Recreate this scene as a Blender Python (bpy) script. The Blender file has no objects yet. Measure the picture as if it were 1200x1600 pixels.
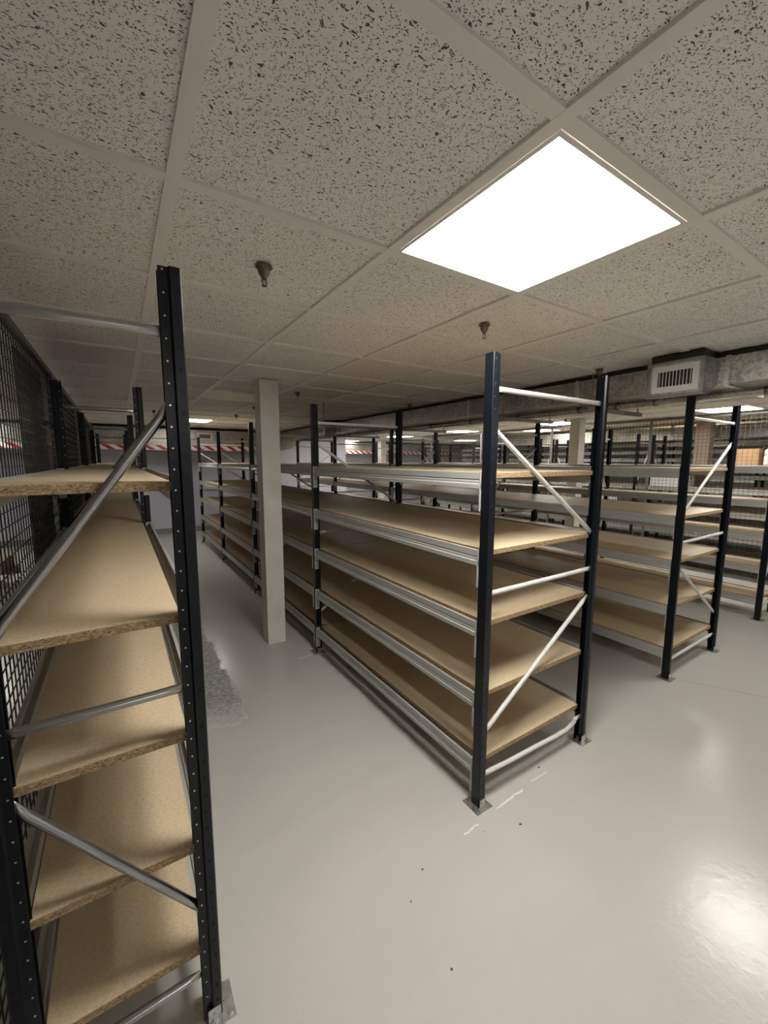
import bpy, bmesh, math, random
from mathutils import Vector, Matrix
random.seed(7)
SC = bpy.context.scene
COL = SC.collection
H = 1.6            # eye height of the camera
CZ = 2.25          # underside of the ceiling grid
GX0, GPX = 0.152, 0.609
GY0, GPY = 0.540, 0.602

# ------------------------------------------------------------------ materials
MATS = {}
def base_mat(name):
    m = bpy.data.materials.new(name); m.use_nodes = True
    nt = m.node_tree; bs = nt.nodes['Principled BSDF']
    MATS[name] = m
    return m, nt, bs
def N(nt, t, **kw):
    n = nt.nodes.new(t)
    for k, v in kw.items(): setattr(n, k, v)
    return n
def mapping(nt, scale=(1, 1, 1), rot=(0, 0, 0), coord='Object'):
    tc = N(nt, 'ShaderNodeTexCoord'); mp = N(nt, 'ShaderNodeMapping')
    mp.inputs['Scale'].default_value = scale; mp.inputs['Rotation'].default_value = rot
    nt.links.new(tc.outputs[coord], mp.inputs['Vector'])
    return mp.outputs['Vector']
def noise(nt, vec, scale, detail=3, rough=.55, dist=0.0):
    n = N(nt, 'ShaderNodeTexNoise')
    n.inputs['Scale'].default_value = scale; n.inputs['Detail'].default_value = detail
    n.inputs['Roughness'].default_value = rough; n.inputs['Distortion'].default_value = dist
    nt.links.new(vec, n.inputs['Vector'])
    return n
def ramp(nt, fac, stops):
    r = N(nt, 'ShaderNodeValToRGB'); e = r.color_ramp.elements
    while len(e) < len(stops): e.new(.5)
    for el, (p, c) in zip(e, stops):
        el.position = p; el.color = (c, c, c, 1) if isinstance(c, (int, float)) else (*c, 1)
    nt.links.new(fac, r.inputs['Fac'])
    return r.outputs['Color']
def mixc(nt, fac, a, b, mode='MIX'):
    m = N(nt, 'ShaderNodeMix', data_type='RGBA', blend_type=mode)
    for s, v in ((m.inputs['Factor'], fac), (m.inputs['A'], a), (m.inputs['B'], b)):
        if isinstance(v, tuple): s.default_value = (*v, 1)
        elif isinstance(v, (int, float)): s.default_value = v
        else: nt.links.new(v, s)
    return m.outputs['Result']
def mth(nt, op, a, b=None, clamp=False):
    m = N(nt, 'ShaderNodeMath', operation=op, use_clamp=clamp)
    for s, v in ((m.inputs[0], a), (m.inputs[1], b)):
        if v is None: continue
        if isinstance(v, (int, float)): s.default_value = v
        else: nt.links.new(v, s)
    return m.outputs[0]
def bump(nt, bs, h, strength, dist):
    b = N(nt, 'ShaderNodeBump'); b.inputs['Strength'].default_value = strength; b.inputs['Distance'].default_value = dist
    nt.links.new(h, b.inputs['Height']); nt.links.new(b.outputs['Normal'], bs.inputs['Normal'])
def simple(name, col, rough=.5, metal=0.0, var=.0, scale=20., spec=.5):
    m, nt, bs = base_mat(name)
    bs.inputs['Roughness'].default_value = rough; bs.inputs['Metallic'].default_value = metal
    bs.inputs['Specular IOR Level'].default_value = spec
    if var:
        v = mapping(nt); n = noise(nt, v, scale, 4)
        lo = tuple(c * (1 - var) for c in col); hi = tuple(min(1, c * (1 + var)) for c in col)
        nt.links.new(ramp(nt, n.outputs['Fac'], ((.3, lo), (.7, hi))), bs.inputs['Base Color'])
        nt.links.new(ramp(nt, n.outputs['Fac'], ((.3, max(0, rough - .08)), (.7, min(1, rough + .08)))), bs.inputs['Roughness'])
    else:
        bs.inputs['Base Color'].default_value = (*col, 1)
    return m
def emit(name, col, s):
    m, nt, bs = base_mat(name)
    bs.inputs['Base Color'].default_value = (.8, .8, .8, 1)
    bs.inputs['Emission Color'].default_value = (*col, 1); bs.inputs['Emission Strength'].default_value = s
    return m

navy = simple('navy_paint', (.0045, .0060, .0088), .30, 0, 0, 14., .32)
hole = simple('punched_hole', (.002, .002, .002), .9)
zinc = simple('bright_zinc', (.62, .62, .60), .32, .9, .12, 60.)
beam_paint = simple('light_grey_beam_paint', (.37, .37, .35), .4, 0, .05, 5.)
brace_paint = simple('pale_grey_brace_paint', (.62, .61, .585), .36, 0, .05, 12.)
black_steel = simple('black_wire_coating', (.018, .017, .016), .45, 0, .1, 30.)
grey_steel = simple('grey_mesh_frame_paint', (.11, .105, .095), .45, 0, .1, 12.)
grid_white = simple('white_grid_paint', (.80, .775, .735), .38)
frame_white = simple('white_lamp_frame', (.8, .78, .74), .4)
white_paint = simple('white_plastic', (.74, .73, .70), .45, 0, .03, 10.)
col_paint = simple('cream_column_paint', (.60, .59, .53), .42, 0, .07, 5.)
lav = simple('lavender_wall_paint', (.56, .55, .63), .6, 0, .03, 2.)
dim_wall = simple('grey_wall_paint', (.40, .39, .41), .6, 0, .04, 2.)
skirt_grey = simple('grey_skirting_paint', (.22, .225, .21), .5, 0, .06, 4.)
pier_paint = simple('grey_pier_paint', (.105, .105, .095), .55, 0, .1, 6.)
bronze = simple('brown_sprinkler_metal', (.16, .12, .085), .45, .6, .15, 60.)
carton = simple('brown_cardboard', (.36, .22, .11), .75, 0, .1, 8.)
white_card = simple('white_carton', (.74, .73, .72), .6, 0, .04, 8.)
pallet_wood = simple('pallet_wood', (.33, .24, .14), .75, 0, .2, 14.)
strut = simple('dull_galvanised_strut', (.30, .295, .28), .45, .75, .2, 20.)
tube_zinc = simple('galvanised_tube', (.40, .40, .40), .27, .95)
dark_void = simple('dark_vent_inside', (.03, .027, .022), .8)

def galv(name, tint):
    m, nt, bs = base_mat(name)
    v = mapping(nt)
    vo = N(nt, 'ShaderNodeTexVoronoi'); vo.inputs['Scale'].default_value = 70
    nt.links.new(v, vo.inputs['Vector'])
    sep = N(nt, 'ShaderNodeSeparateColor'); nt.links.new(vo.outputs['Color'], sep.inputs[0])
    n = noise(nt, v, 5, 5)
    a = ramp(nt, sep.outputs[0], ((0, tuple(c * .72 for c in tint)), (1, tuple(c * 1.2 for c in tint))))
    b = ramp(nt, n.outputs['Fac'], ((.3, .75), (.7, 1.1)))
    nt.links.new(mixc(nt, 1.0, a, b, 'MULTIPLY'), bs.inputs['Base Color'])
    nt.links.new(ramp(nt, sep.outputs[1], ((0, .3), (1, .5))), bs.inputs['Roughness'])
    bs.inputs['Metallic'].default_value = .85
    return m
duct_m = galv('spangled_galvanised_sheet', (.50, .49, .455))
foil_m = galv('foil_duct_wrap', (.72, .71, .68))

def chip_top():
    m, nt, bs = base_mat('chipboard_face')
    v = mapping(nt)
    n1 = noise(nt, v, 2.2, 4, .6); n2 = noise(nt, v, 95, 4, .7); n3 = noise(nt, v, 240, 2, .6)
    c = ramp(nt, n1.outputs['Fac'], ((.3, (.55, .44, .295)), (.7, (.61, .495, .34))))
    c = mixc(nt, 1.0, c, ramp(nt, n2.outputs['Fac'], ((.3, (.82, .79, .75)), (.55, (1, 1, 1)), (.75, (1.10, 1.08, 1.04)))), 'MULTIPLY')
    c = mixc(nt, ramp(nt, n3.outputs['Fac'], ((.62, 0.), (.74, .45))), c, (.25, .15, .075))
    nt.links.new(c, bs.inputs['Base Color'])
    bs.inputs['Roughness'].default_value = .55
    bs.inputs['Specular IOR Level'].default_value = .3
    bump(nt, bs, n2.outputs['Fac'], .12, .001)
    return m
def chip_edge():
    m, nt, bs = base_mat('chipboard_cut_edge')
    v = mapping(nt, (1, 1, 2.2))
    n = noise(nt, v, 120, 4, .7, .6); n2 = noise(nt, v, 45, 3, .6, .4)
    c = ramp(nt, n.outputs['Fac'], ((.34, (.10, .055, .025)), (.45, (.34, .22, .11)), (.6, (.55, .39, .22)), (.75, (.70, .54, .33))))
    c = mixc(nt, 1.0, c, ramp(nt, n2.outputs['Fac'], ((.35, .65), (.6, 1.))), 'MULTIPLY')
    nt.links.new(c, bs.inputs['Base Color']); bs.inputs['Roughness'].default_value = .8
    bump(nt, bs, n.outputs['Fac'], .5, .002)
    return m
chip_f, chip_e = chip_top(), chip_edge()

def tile_mat():
    m, nt, bs = base_mat('fissured_ceiling_tile')
    tc = N(nt, 'ShaderNodeTexCoord')
    d = noise(nt, tc.outputs['Object'], 42, 2, .5)
    off = N(nt, 'ShaderNodeVectorMath', operation='MULTIPLY_ADD')
    nt.links.new(d.outputs['Color'], off.inputs[0]); off.inputs[1].default_value = (.030, .026, 0); nt.links.new(tc.outputs['Object'], off.inputs[2])
    def layer(scale, rot, thr, soft, keep, vec):
        mp = N(nt, 'ShaderNodeMapping'); mp.inputs['Scale'].default_value = scale; mp.inputs['Rotation'].default_value = (0, 0, rot)
        nt.links.new(vec, mp.inputs['Vector'])
        vo = N(nt, 'ShaderNodeTexVoronoi', voronoi_dimensions='2D'); vo.inputs['Scale'].default_value = 1
        nt.links.new(mp.outputs['Vector'], vo.inputs['Vector'])
        sp = N(nt, 'ShaderNodeSeparateColor'); nt.links.new(vo.outputs['Color'], sp.inputs[0])
        # per-cell size: threshold grows with the cell's own random number
        t = mth(nt, 'MULTIPLY', sp.outputs[1], thr)
        dd = mth(nt, 'SUBTRACT', t, vo.outputs['Distance'])
        dd = mth(nt, 'MULTIPLY', dd, 1 / soft, True)
        k = mth(nt, 'LESS_THAN', sp.outputs[0], keep)
        return mth(nt, 'MULTIPLY', dd, k)
    a = layer((60, 135, 1), .10, .31, .07, .30, off.outputs[0])
    b = layer((115, 215, 1), -.25, .36, .09, .45, off.outputs[0])
    c = layer((205, 235, 1), .5, .42, .12, .62, tc.outputs['Object'])
    holes = mth(nt, 'MAXIMUM', mth(nt, 'MAXIMUM', a, b), mth(nt, 'MULTIPLY', c, .8))
    n = noise(nt, tc.outputs['Object'], 1.3, 3); n2 = noise(nt, tc.outputs['Object'], 220, 2)
    base = ramp(nt, n.outputs['Fac'], ((.3, (.85, .82, .785)), (.7, (.89, .86, .825))))
    base = mixc(nt, 1.0, base, ramp(nt, n2.outputs['Fac'], ((.3, .93), (.7, 1.03))), 'MULTIPLY')
    nt.links.new(mixc(nt, holes, base, (.13, .105, .085)), bs.inputs['Base Color'])
    bs.inputs['Roughness'].default_value = .9; bs.inputs['Specular IOR Level'].default_value = .15
    inv = mth(nt, 'SUBTRACT', 1, holes)
    bump(nt, bs, inv, .35, .002)
    return m
tile_m = tile_mat()

def floor_mat():
    m, nt, bs = base_mat('grey_epoxy_floor')
    tc = N(nt, 'ShaderNodeTexCoord'); v = tc.outputs['Object']
    n1 = noise(nt, v, .9, 5, .55); n2 = noise(nt, v, 7, 5, .6); n3 = noise(nt, v, 34, 4, .65); n4 = noise(nt, v, 90, 2)
    c = ramp(nt, n1.outputs['Fac'], ((.3, (.455, .445, .412)), (.7, (.50, .49, .453))))
    c = mixc(nt, 1.0, c, ramp(nt, n2.outputs['Fac'], ((.3, .992), (.7, 1.006))), 'MULTIPLY')
    # worn, unsealed strip of concrete in the aisle, ragged outline
    sep = N(nt, 'ShaderNodeSeparateXYZ'); nt.links.new(v, sep.inputs[0])
    def band(s, lo, hi, soft):
        a = N(nt, 'ShaderNodeMapRange'); a.inputs['From Min'].default_value = lo; a.inputs['From Max'].default_value = lo + soft
        b = N(nt, 'ShaderNodeMapRange'); b.inputs['From Min'].default_value = hi; b.inputs['From Max'].default_value = hi - soft
        nt.links.new(s, a.inputs['Value']); nt.links.new(s, b.inputs['Value'])
        return mth(nt, 'MULTIPLY', a.outputs[0], b.outputs[0], True)
    wx = mth(nt, 'ADD', sep.outputs[0], mth(nt, 'MULTIPLY', mth(nt, 'SUBTRACT', n2.outputs['Fac'], .5), .22))
    wy = mth(nt, 'ADD', sep.outputs[1], mth(nt, 'MULTIPLY', mth(nt, 'SUBTRACT', n2.outputs['Fac'], .5), .5))
    worn = mth(nt, 'MULTIPLY', band(wx, -.05, .60, .03), band(wy, 2.35, 4.6, .35))
    wc = ramp(nt, n3.outputs['Fac'], ((.34, (.15, .147, .133)), (.5, (.29, .285, .265)), (.66, (.46, .455, .43))))
    c = mixc(nt, mth(nt, 'MULTIPLY', worn, .9), c, wc)
    # scattered scuffs
    sc = ramp(nt, noise(nt, v, 1.7, 6, .6, .3).outputs['Fac'], ((.66, 0.), (.74, .55)))
    c = mixc(nt, mth(nt, 'MULTIPLY', sc, .15), c, (.62, .605, .565))
    sp = ramp(nt, noise(nt, v, 26, 2, .5, .3).outputs['Fac'], ((.80, 0.), (.815, 1.)))
    c = mixc(nt, mth(nt, 'MULTIPLY', sp, .6), c, (.12, .11, .09))
    nt.links.new(c, bs.inputs['Base Color'])
    r = ramp(nt, n3.outputs['Fac'], ((.35, .26), (.65, .29)))
    r = mixc(nt, worn, r, (.42, .42, .42))
    nt.links.new(r, bs.inputs['Roughness'])
    bs.inputs['Specular IOR Level'].default_value = .5
    n5 = noise(nt, v, 26, 3, .5, .5)
    nt.links.new(mixc(nt, worn, (.215, .215, .215), (.5, .5, .5)), bs.inputs['Roughness'])
    bump(nt, bs, n5.outputs['Fac'], .22, .004)
    return m
floor_m = floor_mat()
chalk = simple('chalky_scratch', (.66, .65, .60), .7)
crackm = simple('hairline_crack', (.17, .16, .14), .8)
chipm = simple('dark_debris', (.05, .045, .035), .8)

def tape_mat():
    m, nt, bs = base_mat('red_white_hazard_tape')
    v = mapping(nt, (1, 1, 1))
    sep = N(nt, 'ShaderNodeSeparateXYZ'); nt.links.new(v, sep.inputs[0])
    s = mth(nt, 'ADD', sep.outputs[0], mth(nt, 'MULTIPLY', sep.outputs[2], 1.5))
    fr = mth(nt, 'FRACT', mth(nt, 'MULTIPLY', s, 1 / .215))
    k = mth(nt, 'LESS_THAN', fr, .48)
    nt.links.new(mixc(nt, k, (.78, .76, .72), (.52, .02, .025)), bs.inputs['Base Color'])
    bs.inputs['Roughness'].default_value = .4
    return m
tape_m = tape_mat()
LAMP_E = 47.0
lamp_on = emit('lit_lamp_diffuser', (1.0, .968, .905), LAMP_E)
lamp_weak = emit('dimmer_lamp_diffuser', (1.0, .968, .905), LAMP_E * .46)
lamp_mid = emit('far_lamp_diffuser', (1.0, .962, .885), LAMP_E * .8)
lamp_off = simple('unlit_lamp_diffuser', (.72, .70, .66), .35)

# ------------------------------------------------------------------ mesh helpers
def bm_box(bm, lo, hi, mi=0):
    vs = [bm.verts.new((x, y, z)) for x in (lo[0], hi[0]) for y in (lo[1], hi[1]) for z in (lo[2], hi[2])]
    fs = []
    for q in ((0, 1, 3, 2), (4, 6, 7, 5), (0, 4, 5, 1), (2, 3, 7, 6), (0, 2, 6, 4), (1, 5, 7, 3)):
        f = bm.faces.new([vs[i] for i in q]); f.material_index = mi; fs.append(f)
    return fs
def bm_bar(bm, p0, p1, w, mi=0):
    """square bar between two points"""
    p0, p1 = Vector(p0), Vector(p1); d = (p1 - p0).normalized()
    a = d.orthogonal().normalized(); b = d.cross(a)
    a = (a + b).normalized() if False else a
    r0 = [bm.verts.new(p0 + (a * sx + b * sy) * w / 2) for sx, sy in ((-1, -1), (1, -1), (1, 1), (-1, 1))]
    r1 = [bm.verts.new(p1 + (a * sx + b * sy) * w / 2) for sx, sy in ((-1, -1), (1, -1), (1, 1), (-1, 1))]
    for i in range(4):
        bm.faces.new((r0[i], r0[(i + 1) % 4], r1[(i + 1) % 4], r1[i])).material_index = mi
    bm.faces.new(r0[::-1]).material_index = mi; bm.faces.new(r1).material_index = mi
def bm_prism(bm, pts, axis, a, b, mi=0, caps=True):
    """extrude a closed 2-D outline; axis 'z': pts=(x,y); 'y': pts=(x,z); 'x': pts=(y,z)"""
    def P(p, t): return {'z': (p[0], p[1], t), 'y': (p[0], t, p[1]), 'x': (t, p[0], p[1])}[axis]
    A = [bm.verts.new(P(p, a)) for p in pts]; B = [bm.verts.new(P(p, b)) for p in pts]
    n = len(pts)
    for i in range(n):
        bm.faces.new((A[i], A[(i + 1) % n], B[(i + 1) % n], B[i])).material_index = mi
    if caps:
        bm.faces.new(A[::-1]).material_index = mi; bm.faces.new(B).material_index = mi
def bm_tube(bm, path, radii, seg=14, mi=0, flat=None, cap=True):
    """sweep an ellipse (ra along side, rb along the fixed 'flat' axis) on a polyline"""
    path = [Vector(p) for p in path]; n = len(path)
    ax = Vector(flat) if flat else None
    rings = []
    for i, p in enumerate(path):
        t = (path[min(i + 1, n - 1)] - path[max(i - 1, 0)]).normalized()
        b = ax if ax else (t.orthogonal().normalized() if i == 0 else (rings_b - t * rings_b.dot(t)).normalized())
        rings_b = b
        s = t.cross(b).normalized()
        r = radii[i] if isinstance(radii, (list, tuple)) else radii
        ra, rb = r if isinstance(r, tuple) else (r, r)
        rings.append([bm.verts.new(p + s * ra * math.cos(2 * math.pi * k / seg) + b * rb * math.sin(2 * math.pi * k / seg)) for k in range(seg)])
    for i in range(n - 1):
        for k in range(seg):
            f = bm.faces.new((rings[i][k], rings[i][(k + 1) % seg], rings[i + 1][(k + 1) % seg], rings[i + 1][k])); f.smooth = True; f.material_index = mi
    if cap:
        bm.faces.new(rings[0][::-1]).material_index = mi; bm.faces.new(rings[-1]).material_index = mi
def bm_lathe(bm, prof, center, seg=20, mi=0):
    c = Vector(center); rings = []
    for r, z in prof:
        rings.append([bm.verts.new(c + Vector((r * math.cos(2 * math.pi * k / seg), r * math.sin(2 * math.pi * k / seg), z))) for k in range(seg)])
    for i in range(len(rings) - 1):
        for k in range(seg):
            f = bm.faces.new((rings[i][k], rings[i][(k + 1) % seg], rings[i + 1][(k + 1) % seg], rings[i + 1][k])); f.smooth = True; f.material_index = mi
    bm.faces.new(rings[0]).material_index = mi; bm.faces.new(rings[-1][::-1]).material_index = mi
def bm_disc(bm, c, r, normal, h=.0006, seg=10, mi=0, rz=None):
    c = Vector(c); n = Vector(normal).normalized(); a = n.orthogonal().normalized()
    if abs(n.z) < .5: a = Vector((0, 0, 1))
    b = n.cross(a); rz = rz or r
    top = [bm.verts.new(c + n * h + a * rz * math.cos(2 * math.pi * k / seg) + b * r * math.sin(2 * math.pi * k / seg)) for k in range(seg)]
    bot = [bm.verts.new(v.co - n * (h + .0004)) for v in top]
    f = bm.faces.new(top); f.material_index = mi
    for k in range(seg):
        bm.faces.new((bot[k], bot[(k + 1) % seg], top[(k + 1) % seg], top[k])).material_index = mi
def mesh(name, bm, mats, bevel=0):
    if bevel:
        es = [e for e in bm.edges if len(e.link_faces) == 2 and e.calc_face_angle(0) > .6]
        bmesh.ops.bevel(bm, geom=es, offset=bevel, segments=2, affect='EDGES', profile=.5)
    bmesh.ops.recalc_face_normals(bm, faces=bm.faces)
    me = bpy.data.meshes.new(name); bm.to_mesh(me); bm.free()
    for m in (mats if isinstance(mats, (list, tuple)) else [mats]): me.materials.append(m)
    return me
def put(name, me, parent=None, loc=(0, 0, 0), rot=(0, 0, 0)):
    o = bpy.data.objects.new(name, me); COL.objects.link(o)
    o.location = loc; o.rotation_euler = rot
    if parent: o.parent = parent
    return o
def tag(o, label, cat, group=None):
    o['label'] = label; o['category'] = cat
    if group: o['group'] = group
    return o
def thing(name, label, cat, loc=(0, 0, 0), group=None):
    o = bpy.data.objects.new(name, None); COL.objects.link(o); o.location = loc
    return tag(o, label, cat, group)
def struct(name, bm, m, parent=None, bevel=0):
    o = put(name, mesh(name, bm, m, bevel), parent)
    if not parent: o['kind'] = 'structure'
    return o
def box_mesh(name, lo, hi, m, bevel=0):
    bm = bmesh.new(); bm_box(bm, lo, hi); return mesh(name, bm, m, bevel)

# ------------------------------------------------------------------ the room
X0, X1, Y0, Y1 = -6.0, 14.0, -5.5, 14.0
FARY, STEPX = 10.0, 5.25
bm = bmesh.new(); bm_box(bm, (X0, Y0, -.1), (X1, Y1, 0)); floor = struct('floor', bm, floor_m)
bm = bmesh.new(); bm_box(bm, (X0, Y0, CZ + .009), (X1, Y1, CZ + .12)); ceiling = struct('ceiling', bm, tile_m)
# exposed T-bars of the suspended ceiling
bm = bmesh.new(); w = .016
k = math.floor((X0 - GX0) / GPX) + 1
xs = []
while GX0 + k * GPX < X1: xs.append(GX0 + k * GPX); k += 1
k = math.floor((Y0 - GY0) / GPY) + 1
ys = []
while GY0 + k * GPY < Y1: ys.append(GY0 + k * GPY); k += 1
for x in xs: bm_box(bm, (x - w, Y0, CZ), (x + w, Y1, CZ + .0095))
for y in ys:
    for a, b in zip(xs[:-1], xs[1:]): bm_box(bm, (a + w, y - w, CZ + .0006), (b - w, y + w, CZ + .0095))
struct('ceiling_grid', bm, grid_white, ceiling)

def wall(name, lo, hi, m):
    bm = bmesh.new(); bm_box(bm, lo, hi); return struct(name, bm, m)
wall('wall_far', (X0, FARY, 0), (STEPX, FARY + .15, CZ + .1), lav)
wall('wall_return', (STEPX - .15, FARY + .15, 0), (STEPX, Y1, CZ + .1), lav)
wall('wall_recess', (STEPX, 13.2, 0), (X1, 13.35, CZ + .1), lav)
wall('wall_left', (X0 - .15, Y0, 0), (X0, FARY + .15, CZ + .1), lav)
wall('wall_right', (X1, Y0, 0), (X1 + .15, Y1, CZ + .1), dim_wall)
wall('wall_back', (X0, Y0 - .15, 0), (X1, Y0, CZ + .1), lav)
bm = bmesh.new(); bm_box(bm, (X0, FARY - .014, 0), (STEPX, FARY, .11)); struct('baseboard_far', bm, skirt_grey, None, .003)

# floor marks: chalk scratches, a hairline crack, paint flecks
def ragged(bm, p0, p1, w, n=14, z=.0006):
    p0, p1 = Vector(p0), Vector(p1); d = (p1 - p0).normalized(); s = Vector((-d.y, d.x, 0))
    L, R = [], []
    for i in range(n + 1):
        c = p0.lerp(p1, i / n) + s * random.uniform(-.3, .3) * w
        ww = w * random.uniform(.25, .6) * (0.3 if i in (0, n) else 1)
        L.append(bm.verts.new((*(c + s * ww).to_2d(), z))); R.append(bm.verts.new((*(c - s * ww).to_2d(), z)))
    for i in range(n): bm.faces.new((L[i], L[i + 1], R[i + 1], R[i]))
for a, b, w in (((1.14, 1.12), (1.235, 1.125), .010), ((1.36, 1.135), (1.56, 1.142), .011), ((1.63, 1.15), (1.76, 1.15), .005), ((1.12, 3.0), (1.265, 3.0), .012)):
    bm = bmesh.new(); ragged(bm, (*a, 0), (*b, 0), w); put('scratch_mark', mesh('scratch_mark', bm, chalk), floor)
bm = bmesh.new(); ragged(bm, (3.36, 1.17, 0), (3.62, .72, 0), .005, 30); put('hairline_crack', mesh('hairline_crack', bm, crackm), floor)
for x, y, r in ((1.39, 1.02, .008), (.90, 1.10, .005), (.79, 1.03, .004), (1.23, 1.08, .004), (.78, .80, .006), (.40, .86, .005), (1.75, 1.19, .008)):
    bm = bmesh.new()
    ps = [bm.verts.new((x + r * random.uniform(.5, 1.2) * math.cos(t), y + r * random.uniform(.3, .9) * math.sin(t), .001)) for t in [i * math.pi / 3.5 for i in range(7)]]
    bm.faces.new(ps); put('dirt_fleck', mesh('dirt_fleck', bm, chipm), floor)

# ------------------------------------------------------------------ columns
def column(name, x0, y0, x1, y1, m, label=None):
    bm = bmesh.new(); bm_box(bm, (x0, y0, 0), (x1, y1, CZ), 0)
    o = struct(name, bm, m, None, .006)
    if label: o['label'] = label
    return o
column('column', .998, 3.375, 1.152, 3.53, col_paint, 'cream painted square column standing in the aisle')
column('column', 6.0, 3.70, 6.16, 3.86, col_paint, 'cream column between the right hand racks and the mesh')
column('column', 7.3, 11.4, 7.5, 11.6, col_paint)
column('column', 8.05, 2.72, 8.25, 2.92, simple('pinkish_column_paint', (.55, .45, .38), .5, 0, .05, 6.))

# ------------------------------------------------------------------ shelving racks
PW, PD, PH = .025, .048, 2.035        # half width, depth, height of a post
LEVELS = (.222, .548, .886, 1.212, 1.549)
BH, BT = .068, .022                   # beam height, board thickness
def post_mesh(name, side, near, bright):
    """side +1: smooth aisle face at -X, open side towards +X"""
    t = .002
    outer = [(.048, -.016), (.028, -.016), (.024, -.025), (.003, -.025), (0, -.022), (0, .022), (.003, .025), (.024, .025), (.028, .016), (.048, .016)]
    inner = [(.048, .014), (.0267, .014), (.0227, .023), (.002, .023), (.002, -.023), (.0227, -.023), (.0267, -.014), (.048, -.014)]
    pts = [(side * x, y) for x, y in outer + inner]
    bm = bmesh.new()
    bm_prism(bm, pts, 'z', .003, PH, 0)
    if near:
        z = .06; i = 0
        while z < PH - .02:
            for s in (-1, 1):
                bm_disc(bm, (side * .013, s * .025, z), .0042, (0, s, 0), mi=1, rz=.0062 if i % 2 else .0042)
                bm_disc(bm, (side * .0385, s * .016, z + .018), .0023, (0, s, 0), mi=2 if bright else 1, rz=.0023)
            z += .050; i += 1
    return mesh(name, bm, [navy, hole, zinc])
POSTS = {}
def get_post(side, near, bright):
    k = (side, near, bright)
    if k not in POSTS: POSTS[k] = post_mesh('post', side, near, bright)
    return POSTS[k]
def foot_mesh(side):
    bm = bmesh.new()
    bm_box(bm, (side * -.032, -.05, 0), (side * .066, .05, .003))
    bm_box(bm, (side * .006, -.0275, .003), (side * .04, -.0255, .040))
    bm_disc(bm, (side * .022, -.0275, .024), .006, (0, -1, 0), .005)
    bm_disc(bm, (side * -.018, -.036, .003), .006, (0, 0, 1), .004)
    bm_disc(bm, (side * .052, .036, .003), .006, (0, 0, 1), .004)
    return mesh('foot_plate', bm, zinc)
FEET = {s: foot_mesh(s) for s in (1, -1)}
def beam_mesh(length, side, m):
    pts = [(0, 0), (0, -.027), (.0025, -.030), (.0025, -.033), (0, -.036), (0, -.046), (-.0035, -.050), (-.0035, -BH), (.026, -BH), (.026, -.024), (.011, -.024), (.011, 0)]
    bm = bmesh.new(); bm_prism(bm, [(side * x, z) for x, z in pts], 'y', 0, length)
    return mesh('beam', bm, m)
def conn_mesh(side, m):
    bm = bmesh.new()
    bm_box(bm, (side * -.0035, 0, -.165), (side * .030, .0025, .004))
    for z in (-.02, -.06, -.10, -.14):
        for x in (.008, .020): bm_disc(bm, (side * x, 0, z), .003, (0, -1, 0), .0006, 8, 1)
        for x in (.008, .020): bm_disc(bm, (side * x, .0025, z), .003, (0, 1, 0), .0006, 8, 1)
    bm_box(bm, (side * -.0050, 0, -.165), (side * -.0035, .005, .004))
    return mesh('beam_connector', bm, [m, hole])
def board_mesh(w, l):
    bm = bmesh.new(); fs = bm_box(bm, (0, 0, -BT), (w, l, 0))
    bm.normal_update()
    for f in fs:
        f.material_index = 0 if abs(f.normal.z) > .5 else 1
    return mesh('shelf_board', bm, [chip_f, chip_e])
def brace_mesh(p0, p1, r, m, bent=None):
    p0, p1 = Vector(p0), Vector(p1); d = (p1 - p0).normalized(); L = (p1 - p0).length
    ts = [0, .022, .030, .045, .06]
    path = [p0 + d * t for t in ts]
    radii = [(.0125, .0025), (.0125, .0025), (.0125, .005), (.0118, r * .85), (r, r)]
    if bent:
        for f, off in bent: path.append(p0 + d * (L * f) + Vector(off)); radii.append((r, r))
    path += [p1 - d * t for t in ts[::-1]]; radii += radii[:5][::-1]
    bm = bmesh.new(); bm_tube(bm, path, radii, 14, 0, (0, 1, 0))
    for p, q in ((p0, d), (p1, -d)):
        bm_disc(bm, p + q * .010 + Vector((0, -.0025, 0)), .006, (0, -1, 0), .003, 8, 1)
    return mesh('brace', bm, [m, zinc])
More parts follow.
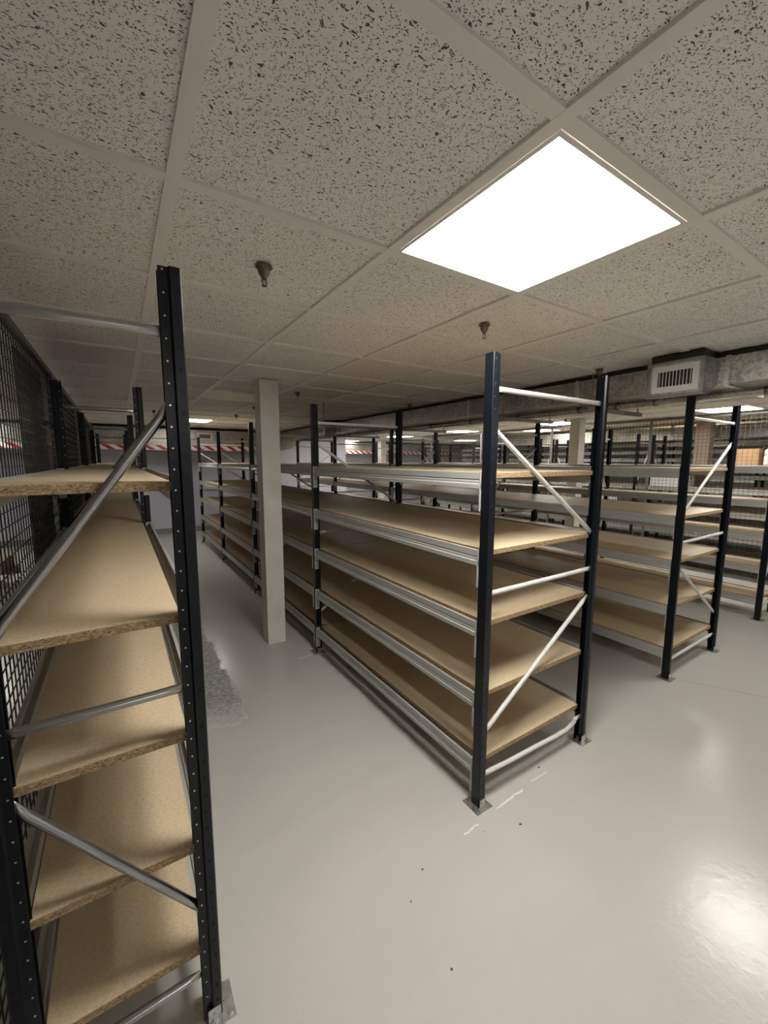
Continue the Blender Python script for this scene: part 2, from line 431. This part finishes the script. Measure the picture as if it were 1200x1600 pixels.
def rack(label, x0, depth, yc, levels, brace_m, beam_m, mirror, near, bright=False, ph=None, group='long rows of steel shelving racks', bent=False, nbay=None, rad=.011):
    """x0: left aisle face; yc: frame centre lines"""
    root = thing('shelving_rack', label, 'shelving rack', (x0 + depth / 2, yc[0], 0), group)
    ox = -depth / 2
    def L(x, y, z=0): return (ox + x, y - yc[0], z)
    braces = {}
    def zz(a): return a
    for i, y in enumerate(yc):
        nr = near and i < (3 if near > 1 else 2)
        for side, x in ((1, 0), (-1, depth)):
            p = put('post', get_post(side, bool(nr), bright), root, L(x, y))
            put('foot_plate', FEET[side], p)
        a, b = .027, depth - .027                           # brace bolt positions
        segs = [((a, 1.895), (b, 1.895)), ((a, 1.745), (b, 1.215)), ((a, 1.018), (b, 1.018)), ((b, .862), (a, .335)), ((a, .140), (b, .150))]
        for j, ((xa, za), (xb, zb)) in enumerate(segs):
            if mirror and j in (1, 3): xa, xb = depth - xa, depth - xb
            bt = [(.25, (0, 0, -.012)), (.5, (0, 0, -.022)), (.72, (0, 0, -.034)), (.84, (0, 0, -.034)), (.93, (0, 0, -.012))] if (bent and i == 0 and j == 4) else None
            k = (j, bool(bt))
            if k not in braces: braces[k] = brace_mesh((xa, 0, za), (xb, 0, zb), rad, brace_m, bt)
            put('brace', braces[k], root, L(0, y + (.004 if j % 2 else -.003)))
    cache = {}
    for i in range(len(yc) - 1):
        ya, yb = yc[i] + PW, yc[i + 1] - PW
        ln = round(yb - ya, 4)
        if ln not in cache:
            cache[ln] = (beam_mesh(ln, 1, beam_m), beam_mesh(ln, -1, beam_m), conn_mesh(1, beam_m), conn_mesh(-1, beam_m), board_mesh(depth - .088, ln + .034))
        bl, br, cl, cr, bd = cache[ln]
        for z in levels:
            for me, cm, x in ((bl, cl, 0), (br, cr, depth)):
                o = put('beam', me, root, L(x, ya, z))
                put('beam_connector', cm, o, (0, 0, 0))
                put('beam_connector', cm, o, (0, ln - .0025, 0))
            put('shelf_board', bd, root, L(.044, ya - .017, z - .001))
    return root
BAY = 1.828
def frames(y, n=5): return [y + BAY * i for i in range(n)]
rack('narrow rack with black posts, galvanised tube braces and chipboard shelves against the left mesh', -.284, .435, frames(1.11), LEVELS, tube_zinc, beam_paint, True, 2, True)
rack('wide chipboard rack behind the cream column, its bottom end brace bent', 1.292, .862, frames(1.203), LEVELS, brace_paint, beam_paint, False, 2, bent=True)
rack('wide chipboard rack whose end stands under the duct vent box', 3.29, .868, frames(1.24), LEVELS, brace_paint, beam_paint, True, 2)
rack('narrow rack in front of the right mesh, one black post at the picture edge', 5.325, .435, frames(1.25), LEVELS, brace_paint, beam_paint, False, 1)
rack('rack standing just behind the right mesh partition', 7.08, .435, frames(1.52), LEVELS, brace_paint, beam_paint, True, 0)
rack('rack standing back to back with the one behind the right mesh', 7.60, .435, frames(1.52), LEVELS, brace_paint, beam_paint, False, 0)
rack('deepest tall rack beyond the right mesh, past the many levelled one', 11.2, .435, frames(2.9), LEVELS, brace_paint, beam_paint, False, 0)
rack('many levelled rack in the far store beyond the right mesh', 9.0, .865, frames(2.1), (.2, .5, .8, 1.1, 1.35, 1.5, 1.65, 1.8, 1.95), brace_paint, beam_paint, False, 0)

# ------------------------------------------------------------------ mesh partitions
def partition(label, x, ya, yb, posts, cell, ztop, tw=.032):
    root = thing('mesh_partition', label, 'mesh fence', (x, (ya + yb) / 2, 0))
    yo = (ya + yb) / 2
    pm = box_mesh('fence_post', (-tw / 2, -tw / 2, 0), (tw / 2, tw / 2, CZ if ztop > 2.2 else ztop), grey_steel)
    for y in posts: put('fence_post', pm, root, (0, y - yo, 0))
    edges = [ya] + list(posts) + [yb]
    for a, b in zip(edges[:-1], edges[1:]):
        if b - a < .15: continue
        a2, b2 = a + tw / 2, b - tw / 2
        bm = bmesh.new(); z0, z1 = .05, ztop - .03
        n = int((b2 - a2) / cell); st = (b2 - a2) / n
        for i in range(1, n): bm_box(bm, (-.002, a2 - yo + i * st - .0014, z0), (.002, a2 - yo + i * st + .0014, z1))
        m_ = int((z1 - z0) / cell); sz = (z1 - z0) / m_
        for j in range(1, m_): bm_box(bm, (.002, a2 - yo, z0 + j * sz - .0014), (.0058, b2 - yo, z0 + j * sz + .0014))
        p = put('mesh_panel', mesh('mesh_panel', bm, black_steel), root)
        bm = bmesh.new()
        bm_box(bm, (-.014, a2 - yo, ztop - .03), (.014, b2 - yo, ztop)); bm_box(bm, (-.014, a2 - yo, .02), (.014, b2 - yo, .05))
        put('panel_rail', mesh('panel_rail', bm, grey_steel), p)
    return root
lp = partition('black wire mesh partition along the back of the left rack', -.335, -1.2, 8.9, (-.95, 1.12, 3.44, 5.22, 7.0, 8.6), .05, 2.165)
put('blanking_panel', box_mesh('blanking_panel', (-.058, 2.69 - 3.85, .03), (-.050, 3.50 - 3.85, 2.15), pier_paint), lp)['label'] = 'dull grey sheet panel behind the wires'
r = partition('black wire mesh partition far right, with racks and stock beyond', 7.0, -.4, 9.9, (1.35, 3.13, 4.87, 6.68, 8.45), .05, 2.24)
put('top_rail', box_mesh('top_rail', (-.02, -5.15, 2.215), (.02, 5.15, CZ), grey_steel), r)

# ------------------------------------------------------------------ ceiling lights
def panel(i, j, label, on=True, ni=1, nj=1):
    xa, xb = GX0 + i * GPX, GX0 + (i + ni) * GPX; ya, yb = GY0 + j * GPY, GY0 + (j + nj) * GPY
    cx, cy = (xa + xb) / 2, (ya + yb) / 2; hx, hy = (xb - xa) / 2 - .017, (yb - ya) / 2 - .017
    t = thing('ceiling_light', label, 'ceiling light', (cx, cy, CZ), 'square panel lights in the ceiling')
    bm = bmesh.new(); f = .012
    for lo, hi in (((-hx, -hy), (hx, -hy + f)), ((-hx, hy - f), (hx, hy)), ((-hx, -hy + f), (-hx + f, hy - f)), ((hx - f, -hy + f), (hx, hy - f))):
        bm_box(bm, (*lo, -.002), (*hi, .0025))
    put('lamp_frame', mesh('lamp_frame', bm, frame_white), t)
    put('diffuser', box_mesh('diffuser', (-hx + f, -hy + f, -.0005), (hx - f, hy - f, .0025), (lamp_on if (i, j) == (1, 0) or j < 0 else lamp_mid if i >= 10 else lamp_weak) if on else lamp_off), t)
panel(1, 0, 'big bright square panel light overhead in the textured ceiling')
panel(1, 11, 'lit panel at the far end of the left aisle, before the far wall')
panel(1, 6, 'unlit panel light in the ceiling left of the cream column', False)
panel(6, 0, 'lit panel outside the picture, above the end of the second wide rack')
panel(10, 2, 'lit panel behind the far right black post, nearest the right mesh')
panel(10, 6, 'lit panel beside the cream column near the right mesh')
panel(10, 10, 'lit panel above the narrow right rack, next deeper than the column')
panel(10, 14, 'lit panel above the deep end of the narrow right rack')
panel(7, 13, 'small lit panel above the deep end of the second wide rack')
panel(-4, 9, 'lit panel seen through the left mesh, over the far wall')
panel(-4, 4, 'lit panel beyond the left mesh, outside the picture')
panel(-4, 13, 'lit panel beyond the left mesh, close to the far wall')
panel(-8, 9, 'lit panel beyond the left mesh, deeper in the left room')
for i, j, l in ((12, 8, 'lit panel just beyond the right mesh, deeper'), (15, 4, 'lit panel in the store beyond the right mesh, nearest its column'), (15, 15, 'lit panel in the store beyond the right mesh, deep corner'), (10, 19, 'lit panel in the far recess before the hazard tape')):
    panel(i, j, l)

for i, j, l in ((0, -7, 'added unseen lit panel behind the viewer, above the open floor'), (5, -7, 'added unseen lit panel behind the viewer, towards the right'), (9, -6, 'added unseen lit panel behind the viewer, far right')):
    panel(i, j, l)  # unseen panels added to brighten the ceiling by bounce off the floor
# ------------------------------------------------------------------ sprinklers, detector
def sprinkler(x, y, label):
    t = thing('sprinkler_head', label, 'sprinkler', (x, y, CZ), 'sprinkler heads hanging from the ceiling')
    bm = bmesh.new(); bm_lathe(bm, [(.028, 0), (.028, -.003), (.020, -.004), (.0195, -.018), (.017, -.024), (.0095, -.034), (.0085, -.040)], (0, 0, 0))
    put('sprinkler_body', mesh('sprinkler_body', bm, bronze), t)
    bm = bmesh.new()
    bm_tube(bm, [(-.0055, 0, -.038), (-.008, 0, -.048), (-.006, 0, -.056), (0, 0, -.059), (.006, 0, -.056), (.008, 0, -.048), (.0055, 0, -.038)], .002, 8)
    bm_lathe(bm, [(.0015, -.058), (.009, -.060), (.009, -.062), (.001, -.0625)], (0, 0, 0), 12)
    put('deflector', mesh('deflector', bm, bronze), t)
for x, y, l in ((.459, 1.455, 'brown sprinkler head in the tile nearest the tall left post'), (1.53, 1.464, 'brown sprinkler head just behind the big bright panel light'),
                (2.953, 1.694, 'sprinkler head close to the duct, left of its vent box'), (1.497, 3.828, 'sprinkler head right of the cream column'),
                (1.474, 6.169, 'small sprinkler head seen left of the cream column'), (2.902, 3.916, 'sprinkler head by the duct above the middle rack post'),
                (.441, 6.231, 'small sprinkler head between the left rack posts'), (5.951, 3.909, 'sprinkler head beside the lit panel at the second cream column'),
                (4.2, 5.3, 'distant sprinkler head seen under the duct')):
    sprinkler(x, y, l)
t = thing('smoke_detector', 'round smoke detector on the ceiling behind the cream column top', 'smoke detector', (1.42, 4.98, CZ))
bm = bmesh.new(); bm_lathe(bm, [(.055, 0), (.055, -.014), (.05, -.020)], (0, 0, 0), 24); put('detector_base', mesh('detector_base', bm, white_paint), t)
bm = bmesh.new(); bm_lathe(bm, [(.036, -.019), (.034, -.045), (.02, -.05)], (0, 0, 0), 24); put('sensor_head', mesh('sensor_head', bm, bronze), t)

# ------------------------------------------------------------------ ducts
def grille(parent, y0, y1, z0, z1, x, axis='x'):
    """white register: frame, blades, dark throat; faces -X (axis x) or -Y (axis y, then y0..y1 run along x)"""
    def B(bm, u0, u1, d0, d1, a, b):
        if axis == 'x': bm_box(bm, (x + d0, u0, a), (x + d1, u1, b))
        else: bm_box(bm, (u0, x + d0, a), (u1, x + d1, b))
    fw, fh = (y1 - y0) * .13, (z1 - z0) * .22
    bm = bmesh.new()
    B(bm, y0, y1, -.004, .002, z0, z0 + fh); B(bm, y0, y1, -.004, .002, z1 - fh, z1)
    B(bm, y0, y0 + fw, -.004, .002, z0 + fh, z1 - fh); B(bm, y1 - fw, y1, -.004, .002, z0 + fh, z1 - fh)
    g = put('vent_grille', mesh('vent_grille', bm, white_paint), parent)
    bm = bmesh.new(); B(bm, y0 + fw, y1 - fw, .0005, .0012, z0 + fh, z1 - fh); put('vent_throat', mesh('vent_throat', bm, dark_void), g)
    n = 10
    for i in range(n):
        u = y0 + fw + (y1 - y0 - 2 * fw) * (i + .5) / n
        bm = bmesh.new(); B(bm, u - .0018, u + .0018, -.003, .0008, z0 + fh, z1 - fh); put('vent_blade', mesh('vent_blade', bm, white_paint), g)
DX0, DX1, DZ0, DZ1, DYA, DYB = 3.10, 3.50, 2.062, 2.222, -4.0, 9.0
d = thing('air_duct', 'galvanised rectangular air duct with vent boxes under the ceiling', 'air duct', (3.3, 2.5, DZ1))
d.location = (0, 0, 0)
ja = [DYA, -1.6, .99, 1.95, 3.15, 4.35, 5.55, 6.75, 7.95, DYB]
for a, b in zip(ja[:-1], ja[1:]):
    bm = bmesh.new(); bm_box(bm, (DX0, a + .0015, DZ0), (DX1, b - .0015, DZ1))
    put('duct_section', mesh('duct_section', bm, duct_m, .003), d)
for y in ja[1:-1]:
    bm = bmesh.new()
    for lo, hi in (((DX0 - .012, DZ0 - .012), (DX0, DZ1 + .005)), ((DX1, DZ0 - .012), (DX1 + .012, DZ1 + .005)), ((DX0, DZ0 - .012), (DX1, DZ0))):
        bm_box(bm, (lo[0], y - .012, lo[1]), (hi[0], y + .012, hi[1]))
    put('duct_flange', mesh('duct_flange', bm, zinc), d)
put('gap_shade_strip', box_mesh('gap_shade_strip', (DX0 + .012, DYA, DZ1), (DX1 - .012, DYB, CZ), black_steel), d)  # shade of the gap between duct and ceiling, built as a black strip
def vent_box(ya, yb):
    bm = bmesh.new()
    bm_prism(bm, [(2.885, 1.998), (2.885, 2.205), (DX0, 2.215), (DX0, 2.062), (3.02, 2.03), (2.95, 1.998)], 'y', ya, yb)
    b = put('vent_box', mesh('vent_box', bm, duct_m, .002), d)
    bm = bmesh.new()
    for u0, u1, a, c in ((ya - .004, yb + .004, 1.995, 2.010), (ya - .004, yb + .004, 2.196, 2.208), (ya - .004, ya + .014, 2.010, 2.196), (yb - .014, yb + .004, 2.010, 2.196)):
        bm_box(bm, (2.8815, u0, a), (2.8848, u1, c))
    put('box_flange', mesh('box_flange', bm, strut), b)
    put('gap_shade_strip', box_mesh('gap_shade_strip', (2.90, ya + .01, 2.2), (DX0 + .01, yb - .01, CZ), black_steel), b)  # black strip standing in for the shade above the vent box
    grille(b, ya + .022, yb - .028, 2.022, 2.182, 2.884)
vent_box(1.035, 1.335)
vent_box(6.2, 6.55)
# drop at the far end into the low duct
bm = bmesh.new(); bm_prism(bm, [(2.56, 1.79), (2.85, 1.79), (3.1, 1.815), (3.32, 1.87), (3.48, 1.95), (3.6, 2.06), (3.6, 2.222), (2.56, 2.222)], 'y', DYB, 9.75)
put('duct_elbow', mesh('duct_elbow', bm, duct_m, .003), d)
# branch box on the far side
bm = bmesh.new(); bm_prism(bm, [(DX1, 2.19), (DX1, 2.10), (3.8, 2.10), (4.34, 2.10), (4.40, 2.19)], 'y', 1.14, 1.50)
put('branch_box', mesh('branch_box', bm, duct_m, .002), d)

h0 = thing('far_duct', 'low galvanised duct across the far wall with a small white grille', 'air duct', (0, 0, 0))
for a, b in ((X0 + .02, -3.6), (-3.6, -1.2), (-1.2, .95), (.95, 2.558)):
    bm = bmesh.new(); bm_prism(bm, [(8.95, 1.79), (8.95, 2.00), (8.96, 2.01), (8.95, 2.02), (8.95, 2.20), (9.97, 2.20), (9.97, 1.79)], 'x', a + .002, b - .002)
    put('duct_section', mesh('duct_section', bm, duct_m), h0)
for x in (-3.6, -1.2, .95):
    bm = bmesh.new(); bm_box(bm, (x - .012, 8.936, 1.80), (x + .012, 8.949, 2.2)); put('duct_flange', mesh('duct_flange', bm, strut), h0)
grille(h0, 1.365, 1.655, 2.005, 2.145, 8.945, 'y')
def tape(x0, x1, y, z0, z1, label):
    bm = bmesh.new(); bm_box(bm, (x0, y - .002, z0), (x1, y, z1)); tag(put('hazard_tape', mesh('hazard_tape', bm, tape_m)), label, 'hazard tape', 'red and white hazard tapes')
tape(X0 + .1, 2.55, 8.949, 1.796, 1.885, 'red and white striped hazard tape along the low far duct')
h1 = thing('vent_duct', 'galvanised duct across the deepest wall, seen between rack posts', 'air duct', (0, 0, 0))
for a, b in ((5.5, 8.0), (8.0, 10.6), (10.6, 13.5)):
    put('duct_section', box_mesh('duct_section', (a + .002, 12.3, 1.83), (b - .002, 13.1, 2.2), duct_m), h1)
tape(5.6, 13.4, 12.299, 1.83, 1.93, 'red and white striped hazard tape on the deepest duct')
h2 = thing('vent_duct', 'galvanised duct over the store beyond the right mesh', 'air duct', (0, 0, 0))
for a, b in ((-.5, 2.2), (2.2, 4.8), (4.8, 7.4)):
    put('duct_section', box_mesh('duct_section', (8.4, a + .002, 1.98), (8.85, b - .002, 2.2), duct_m), h2)
h3 = thing('vent_duct', 'galvanised duct seen through the left mesh', 'air duct', (0, 0, 0))
for a, b in ((1.6, 4.0), (4.0, 6.6)):
    put('duct_section', box_mesh('duct_section', (-1.9, a + .002, 1.92), (-1.35, b - .002, 2.2), duct_m), h3)

for hh, pts in ((h1, [(x, 12.31) for x in (6.5, 9.3, 12)]), (h2, [(8.39, y) for y in (.6, 3.4, 6.2)]), (h3, [(-1.34, y) for y in (2.4, 4.2, 6)])):
    for x, y in pts: put('hanger_strap', box_mesh('hanger_strap', (x - .004, y - .015, 2.05), (x + .004, y + .015, CZ), strut), hh)
# small round pipe below the main duct
bm = bmesh.new(); n = 60; path = [(3.405, -3.5 + 12.0 * i / n, 2.034) for i in range(n + 1)]
bm_tube(bm, path, .026, 20)
fd = tag(put('foil_pipe', mesh('foil_pipe', bm, foil_m)), 'shiny round pipe running just under the main air duct', 'pipe')
for y in (-.4, .25, .87, 1.5, 1.78, 2.1, 2.75, 3.4, 4.1, 4.8, 5.5, 6.3, 7.1):
    bm = bmesh.new(); bm_tube(bm, [(3.405, y - .018, 2.034), (3.405, y + .018, 2.034)], .0275, 20); put('pipe_strap', mesh('pipe_strap', bm, strut), fd)

# trapeze hangers carrying the duct
for i, (y, xa, l) in enumerate(((1.80, 2.98, 'strut hanger under the duct just beyond the vent box'), (2.65, 2.96, 'strut hanger under the duct behind the front middle post'),
                   (4.29, 1.93, 'long strut hanger reaching left from the duct above the second post'), (6.0, 2.98, 'strut hanger under the duct at the second vent box'), (7.7, 2.98, 'strut hanger under the far end of the duct'))):
    t = thing('duct_hanger', l, 'duct hanger', (3.3, y, 2.03), 'trapeze hangers below the duct')
    bm = bmesh.new(); xb = 3.80; zt = 2.007 - .028
    pts = [(-.02, 0), (.02, 0), (.02, .028), (.012, .028), (.012, .004), (-.012, .004), (-.012, .028), (-.02, .028)]
    bm_prism(bm, pts, 'x', xa - 3.3, xb - 3.3)
    put('strut_channel', mesh('strut_channel', bm, strut), t, (0, 0, zt - 2.03))
    for x in ([xa + .05, DX0 - .045] if xa < 2.5 else [DX0 - .045]) + [xb - .04]:
        bm = bmesh.new(); bm_tube(bm, [(x - 3.3, 0, zt - 2.03), (x - 3.3, 0, CZ - 2.03)], .005, 8)
        bm_box(bm, (x - 3.312, -.012, zt - 2.03 + .028), (x - 3.288, .012, zt - 2.03 + .036))
        put('threaded_rod', mesh('threaded_rod', bm, strut), t)

# ------------------------------------------------------------------ stock beyond the meshes
t = thing('pallet', 'wooden pallet on the floor beyond the left mesh', 'pallet', (-1.75, 7.1, 0))
for k in range(7):
    bm = bmesh.new(); bm_box(bm, (-.5 + k * .15, -.4, .12), (-.5 + k * .15 + .1, .4, .142)); put('deck_board', mesh('deck_board', bm, pallet_wood), t)
for y in (-.38, -.05, .28):
    bm = bmesh.new(); bm_box(bm, (-.5, y, 0), (.5, y + .1, .12)); put('bearer', mesh('bearer', bm, pallet_wood), t)
SHIFT = 0
def cardbox(x, y, z, sx, sy, sz, m, label, rz=0, group='boxes beyond the left mesh'):
    t = thing('box', label, 'box', (x, y, z), group); t.rotation_euler = (0, 0, rz)
    put('carton_body', box_mesh('carton_body', (-sx / 2, -sy / 2, 0), (sx / 2, sy / 2, sz), m, .004), t)
    bm = bmesh.new(); bm_box(bm, (-.025, -sy / 2 - .0008, sz + .0002), (.025, sy / 2 + .0008, sz + .001)); bm_box(bm, (-.025, -sy / 2 - .001, sz - .07), (.025, -sy / 2 - .0002, sz + .001))
    put('packing_tape', mesh('packing_tape', bm, simple('packing_tape', (.42, .30, .17), .3) if 'packing_tape' not in MATS else MATS['packing_tape']), t)
cardbox(-1.95, 7.1, .142, .42, .5, .28, white_card, 'white box on the pallet beyond the left mesh, under the brown one')
cardbox(-1.93, 7.08, .424, .36, .42, .30, carton, 'brown box on top of the white box beyond the left mesh', .15)
cardbox(-1.48, 7.15, .142, .34, .5, .16, carton, 'flat brown box on the right half of the pallet', -.1)
cardbox(-1.15, 6.2, 0, .5, .4, .24, white_card, 'white box on the floor in front of the pallet')
SHT = LEVELS[4] - .001
cardbox(7.30, 1.99, SHT, .26, .26, .22, carton, 'brown carton on top of the rack behind the right mesh', 0, 'stock behind the right mesh')
cardbox(7.30, 3.9, LEVELS[2] - .001, .3, .5, .24, white_card, 'white carton on the middle shelf behind the right mesh', 0, 'stock behind the right mesh')
cardbox(7.30, 4.6, LEVELS[2] - .001, .3, .45, .20, carton, 'brown carton beside the white one behind the right mesh', 0, 'stock behind the right mesh')
cardbox(7.30, 2.9, LEVELS[3] - .001, .3, .5, .17, white_card, 'white carton on the fourth shelf behind the right mesh', 0, 'stock behind the right mesh')
for x, y, l in ((7.30, 1.66, 'white plastic jug on top of the rack at the right picture edge'), (7.30, 1.785, 'second white jug, left of the one at the picture edge')):
    t = thing('plastic_jug', l, 'jug', (x, y, SHT), 'white jugs behind the right mesh')
    bm = bmesh.new(); bm_lathe(bm, [(.05, 0), (.055, .01), (.055, .12), (.045, .13), (.055, .14), (.05, .19), (.022, .225)], (0, 0, 0), 16); put('jug_body', mesh('jug_body', bm, white_paint), t)
    bm = bmesh.new(); bm_lathe(bm, [(.024, .222), (.024, .25), (.02, .255)], (0, 0, 0), 14); put('jug_cap', mesh('jug_cap', bm, white_paint), t)

# ------------------------------------------------------------------ camera, world, view
yaw, pit, rol, F = 0.576928, 0.126007, 0.0018376, 634.8
fw = Vector((math.sin(yaw), math.cos(yaw), 0)); rt = Vector((math.cos(yaw), -math.sin(yaw), 0)); up = Vector((0, 0, 1))
f2 = fw * math.cos(pit) - up * math.sin(pit); u2 = up * math.cos(pit) + fw * math.sin(pit)
r3 = rt * math.cos(rol) + u2 * math.sin(rol); u3 = u2 * math.cos(rol) - rt * math.sin(rol)
cam = bpy.data.cameras.new('camera'); co = bpy.data.objects.new('camera', cam); COL.objects.link(co)
m = Matrix((r3, u3, -f2)).transposed().to_4x4(); m.translation = Vector((0, 0, H)); co.matrix_world = m
cam.sensor_fit = 'HORIZONTAL'; cam.sensor_width = 36; cam.lens = F / 1200 * 36; cam.clip_start = .02; cam.clip_end = 100
SC.camera = co
wd = bpy.data.worlds.new('world'); SC.world = wd; wd.use_nodes = True
wd.node_tree.nodes['Background'].inputs['Color'].default_value = (.02, .02, .02, 1); wd.node_tree.nodes['Background'].inputs['Strength'].default_value = .0
vs = SC.view_settings; vs.view_transform = 'Standard'; vs.look = 'None'; vs.gamma = 1; vs.use_curve_mapping = False; vs.exposure = 0.0
cy = SC.cycles; cy.use_denoising = True; cy.max_bounces = 10; cy.diffuse_bounces = 6; cy.glossy_bounces = 4; cy.sample_clamp_indirect = 8
